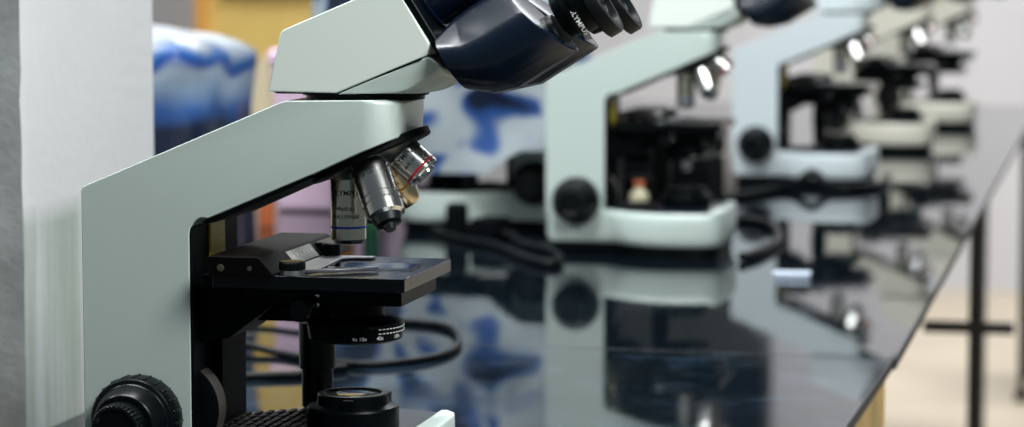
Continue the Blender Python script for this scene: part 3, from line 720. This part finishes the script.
M['case'] = mat('black_case_vinyl', (0.002, 0.003, 0.004), 0.75, spec=0.05, bump=0.3, bscale=300)
t = thing('carrying_case', 'low black carrying case lying on the bench behind the second microscope', 'case', (-0.606, 3.52, 0))
bm = B(); box(bm, -0.078, 0.078, -0.075, 0.075, 0.0, 0.070); obj('body', bm, M['case'], t, bevel=0.006, seg=3)
bm = B(); box(bm, -0.079, 0.079, -0.076, 0.076, 0.072, 0.114); obj('lid', bm, M['case'], t, bevel=0.008, seg=3)
for x in (-0.050, 0.050):
    bm = B(); box(bm, x - 0.006, x + 0.006, -0.0795, -0.0745, 0.060, 0.086); obj('latch', bm, M['chrome'], t, bevel=0.001)
bm = B(); tube(bm, spline([(-0.026, -0.0745, 0.050), (-0.024, -0.090, 0.050), (0, -0.093, 0.050), (0.024, -0.090, 0.050), (0.026, -0.0745, 0.050)], 8), 0.0045, 10); obj('handle', bm, M['rubber'], t)
bottle('reagent_bottle', 'small cream bottle before the black case, seen through the second microscope', -0.605, 3.36, 0.0120, 0.052, M['cream'], M['orange'])
for px, py, rz, wd, lab in ((457, 213, 0.2, 0.026, 'black mains adapter lying in front of the covered microscope, close to the red ringed objective'), (491, 217, -0.3, 0.034, 'flatter black mains adapter lying in front of the covered microscope, beside its black knob')):
    p = on_z(px, py + 25)
    t = thing('mains_adapter', lab, 'adapter', tuple(p), rz, 'mains adapters by the covered microscope')
    hh = 0.042 if px < 470 else 0.030
    bm = B(); box(bm, -wd / 2, wd / 2, -0.022, 0.022, 0, hh); obj('housing', bm, M['case'], t, bevel=0.005, seg=3)
    bm = B(); tube(bm, spline([(wd / 2 - 0.002, 0, 0.012), (wd / 2 + 0.012, 0.004, 0.010), (wd / 2 + 0.026, -0.004, 0.0035), (wd / 2 + 0.040, 0.010, 0.003)], 8), 0.003, 8); obj('lead', bm, M['rubber'], t)
# small things on the bench
p = on_z(792, 278)
t = thing('slide_box', 'small pale blue slide box lying flat before the third microscope', 'slide box', tuple(p), 0.05)
M['paleblue'] = mat('pale_blue_card', (0.62, 0.72, 0.88), 0.4)
bm = B(); box(bm, -0.019, 0.019, -0.010, 0.010, 0, 0.004); obj('tray', bm, M['paleblue'], t, bevel=0.001)
bm = B(); box(bm, -0.020, 0.020, -0.011, 0.011, 0.004, 0.0065); obj('lid', bm, M['paleblue'], t, bevel=0.001)
# ------------------------------------------------------------------ far end of the room
M['yellow_paint'] = mat('yellow_paint', (0.72, 0.52, 0.16), 0.5, var=0.10, vscale=4)
M['cream_paint'] = mat('cream_paint', (0.72, 0.64, 0.46), 0.5)
M['orange_paint'] = mat('orange_paint', (0.72, 0.36, 0.08), 0.5)
M['cork'] = mat('cork', (0.62, 0.40, 0.20), 0.8, var=0.30, vscale=22)
t = thing('cupboard', 'tall yellow cupboard with cream lower doors behind the plastic bag', 'cupboard', (-2.215, 6.9, -0.8))
bm = B(); box(bm, -0.19, 0.20, -0.20, 0.25, 0.10, 2.3); box(bm, -0.17, 0.18, -0.17, 0.24, 0, 0.10); obj('carcass', bm, M['yellow_paint'], t, bevel=0.004)
bm = B(); box(bm, -0.19, -0.155, -0.225, -0.20, 0.10, 2.3); obj('edge_strip', bm, M['orange_paint'], t, bevel=0.003)
for x0, x1, hx in ((-0.150, 0.022, 0.005), (0.028, 0.197, 0.045)):
    bm = B(); box(bm, x0, x1, -0.222, -0.20, 0.12, 0.87); dr = obj('door', bm, M['cream_paint'], t, bevel=0.003)
    bm = B(); lathe(bm, (hx, -0.222, 0.70), (0, -1, 0), [(0, 0.006), (0.012, 0.006), (0.014, 0.012), (0.022, 0.012), (0.024, 0.008)], 20); obj('handle', bm, M['chrome'], dr)
t = thing('notice_frame', 'brown framed pinkish notice hanging on the yellow cupboard', 'notice', (-2.20, 6.699, 0.235))
bm = B()
for x0, x1, z0, z1 in ((-0.125, 0.155, 0, 0.03), (-0.125, 0.155, 0.33, 0.36), (-0.125, -0.095, 0.03, 0.33), (0.125, 0.155, 0.03, 0.33)): box(bm, x0, x1, -0.022, 0, z0, z1)
obj('frame', bm, M['brown_wood'], t, bevel=0.002)
M['pinkpaper'] = mat('pink_paper', (0.75, 0.55, 0.48), 0.7)
bm = B(); box(bm, -0.096, 0.126, -0.010, -0.001, 0.029, 0.331); obj('sheet', bm, M['pinkpaper'], t)
bm = B(); box(bm, -2.60, -2.52, 9.08, 9.155, -0.8, 2.2); struct(obj('trim_1', bm, M['brown_wood'], None, bevel=0.005))
M['boardgreen'] = mat('dark_blackboard', (0.003, 0.008, 0.016), 0.7, var=0.5, vscale=6, spec=0.1)
t = thing('blackboard', 'wide dark blackboard hanging high on the far wall', 'board', (-2.10, 9.149, 1.07))
bm = B(); box(bm, -0.90, 0.90, -0.014, 0, 0, 1.2); obj('panel', bm, M['boardgreen'], t)
for x0, x1, z0, z1 in ((-0.93, 0.93, -0.03, 0), (-0.93, 0.93, 1.2, 1.23), (-0.93, -0.90, 0, 1.2), (0.90, 0.93, 0, 1.2)):
    bm = B(); box(bm, x0, x1, -0.024, 0, z0, z1); obj('frame', bm, M['steel_black'], t, bevel=0.003)
t = thing('added_cabinet', 'dark steel cabinet with two doors added to the far wall above the view to darken the bench reflection', 'cabinet', (-1.44, 9.15, 0.50))  # out of view, added so the bench mirrors something dark here
bm = B(); box(bm, -0.27, 0.27, -0.22, 0, 0, 0.52); obj('carcass', bm, M['steel_black'], t, bevel=0.005)
for x0, x1, hx in ((-0.262, -0.004, -0.035), (0.004, 0.262, 0.035)):
    bm = B(); box(bm, x0, x1, -0.238, -0.22, 0.01, 0.51); dr = obj('door', bm, M['steel_black'], t, bevel=0.003)
    bm = B(); tube(bm, spline([(hx, -0.237, 0.20), (hx, -0.262, 0.21), (hx, -0.262, 0.31), (hx, -0.237, 0.32)], 8), 0.005, 8); obj('handle', bm, M['chrome'], dr)

# stool with a square black steel frame beyond the right edge of the bench
t = thing('lab_stool', 'black steel framed stool standing on the beige floor right of the bench', 'stool', (-0.062, 7.08, -0.8))
for x, y in ((-0.172, -0.20), (-0.172, 0.20), (0.172, -0.20), (0.172, 0.20)):
    bm = B(); box(bm, x - 0.0100, x + 0.0100, y - 0.0100, y + 0.0100, 0.012, 0.660)
    lg = obj('leg', bm, M['steel_black'], t, bevel=0.002)
    bm = B(); lathe(bm, (x, y, 0), (0, 0, 1), [(0, 0.016), (0.002, 0.0175), (0.020, 0.0175), (0.024, 0.0150)], 20); obj('rubber_foot', bm, M['rubber'], lg)
for y in (-0.20, 0.20):
    bm = B(); box(bm, -0.163, 0.163, y - 0.008, y + 0.008, 0.175, 0.193); obj('foot_rail', bm, M['steel_black'], t, bevel=0.002)
bm = B(); box(bm, -0.185, 0.185, -0.212, 0.212, 0.659, 0.675); obj('seat_frame', bm, M['steel_black'], t, bevel=0.003)
bm = B(); box(bm, -0.188, 0.19, -0.215, 0.215, 0.6745, 0.70); obj('seat', bm, M['brown_wood'], t, bevel=0.010, seg=3)


sc.view_settings.view_transform = 'Standard'; sc.view_settings.look = 'None'
sc.view_settings.gamma = 1.0; sc.view_settings.exposure = 0.0; sc.view_settings.use_curve_mapping = False
sc.cycles.use_denoising = True
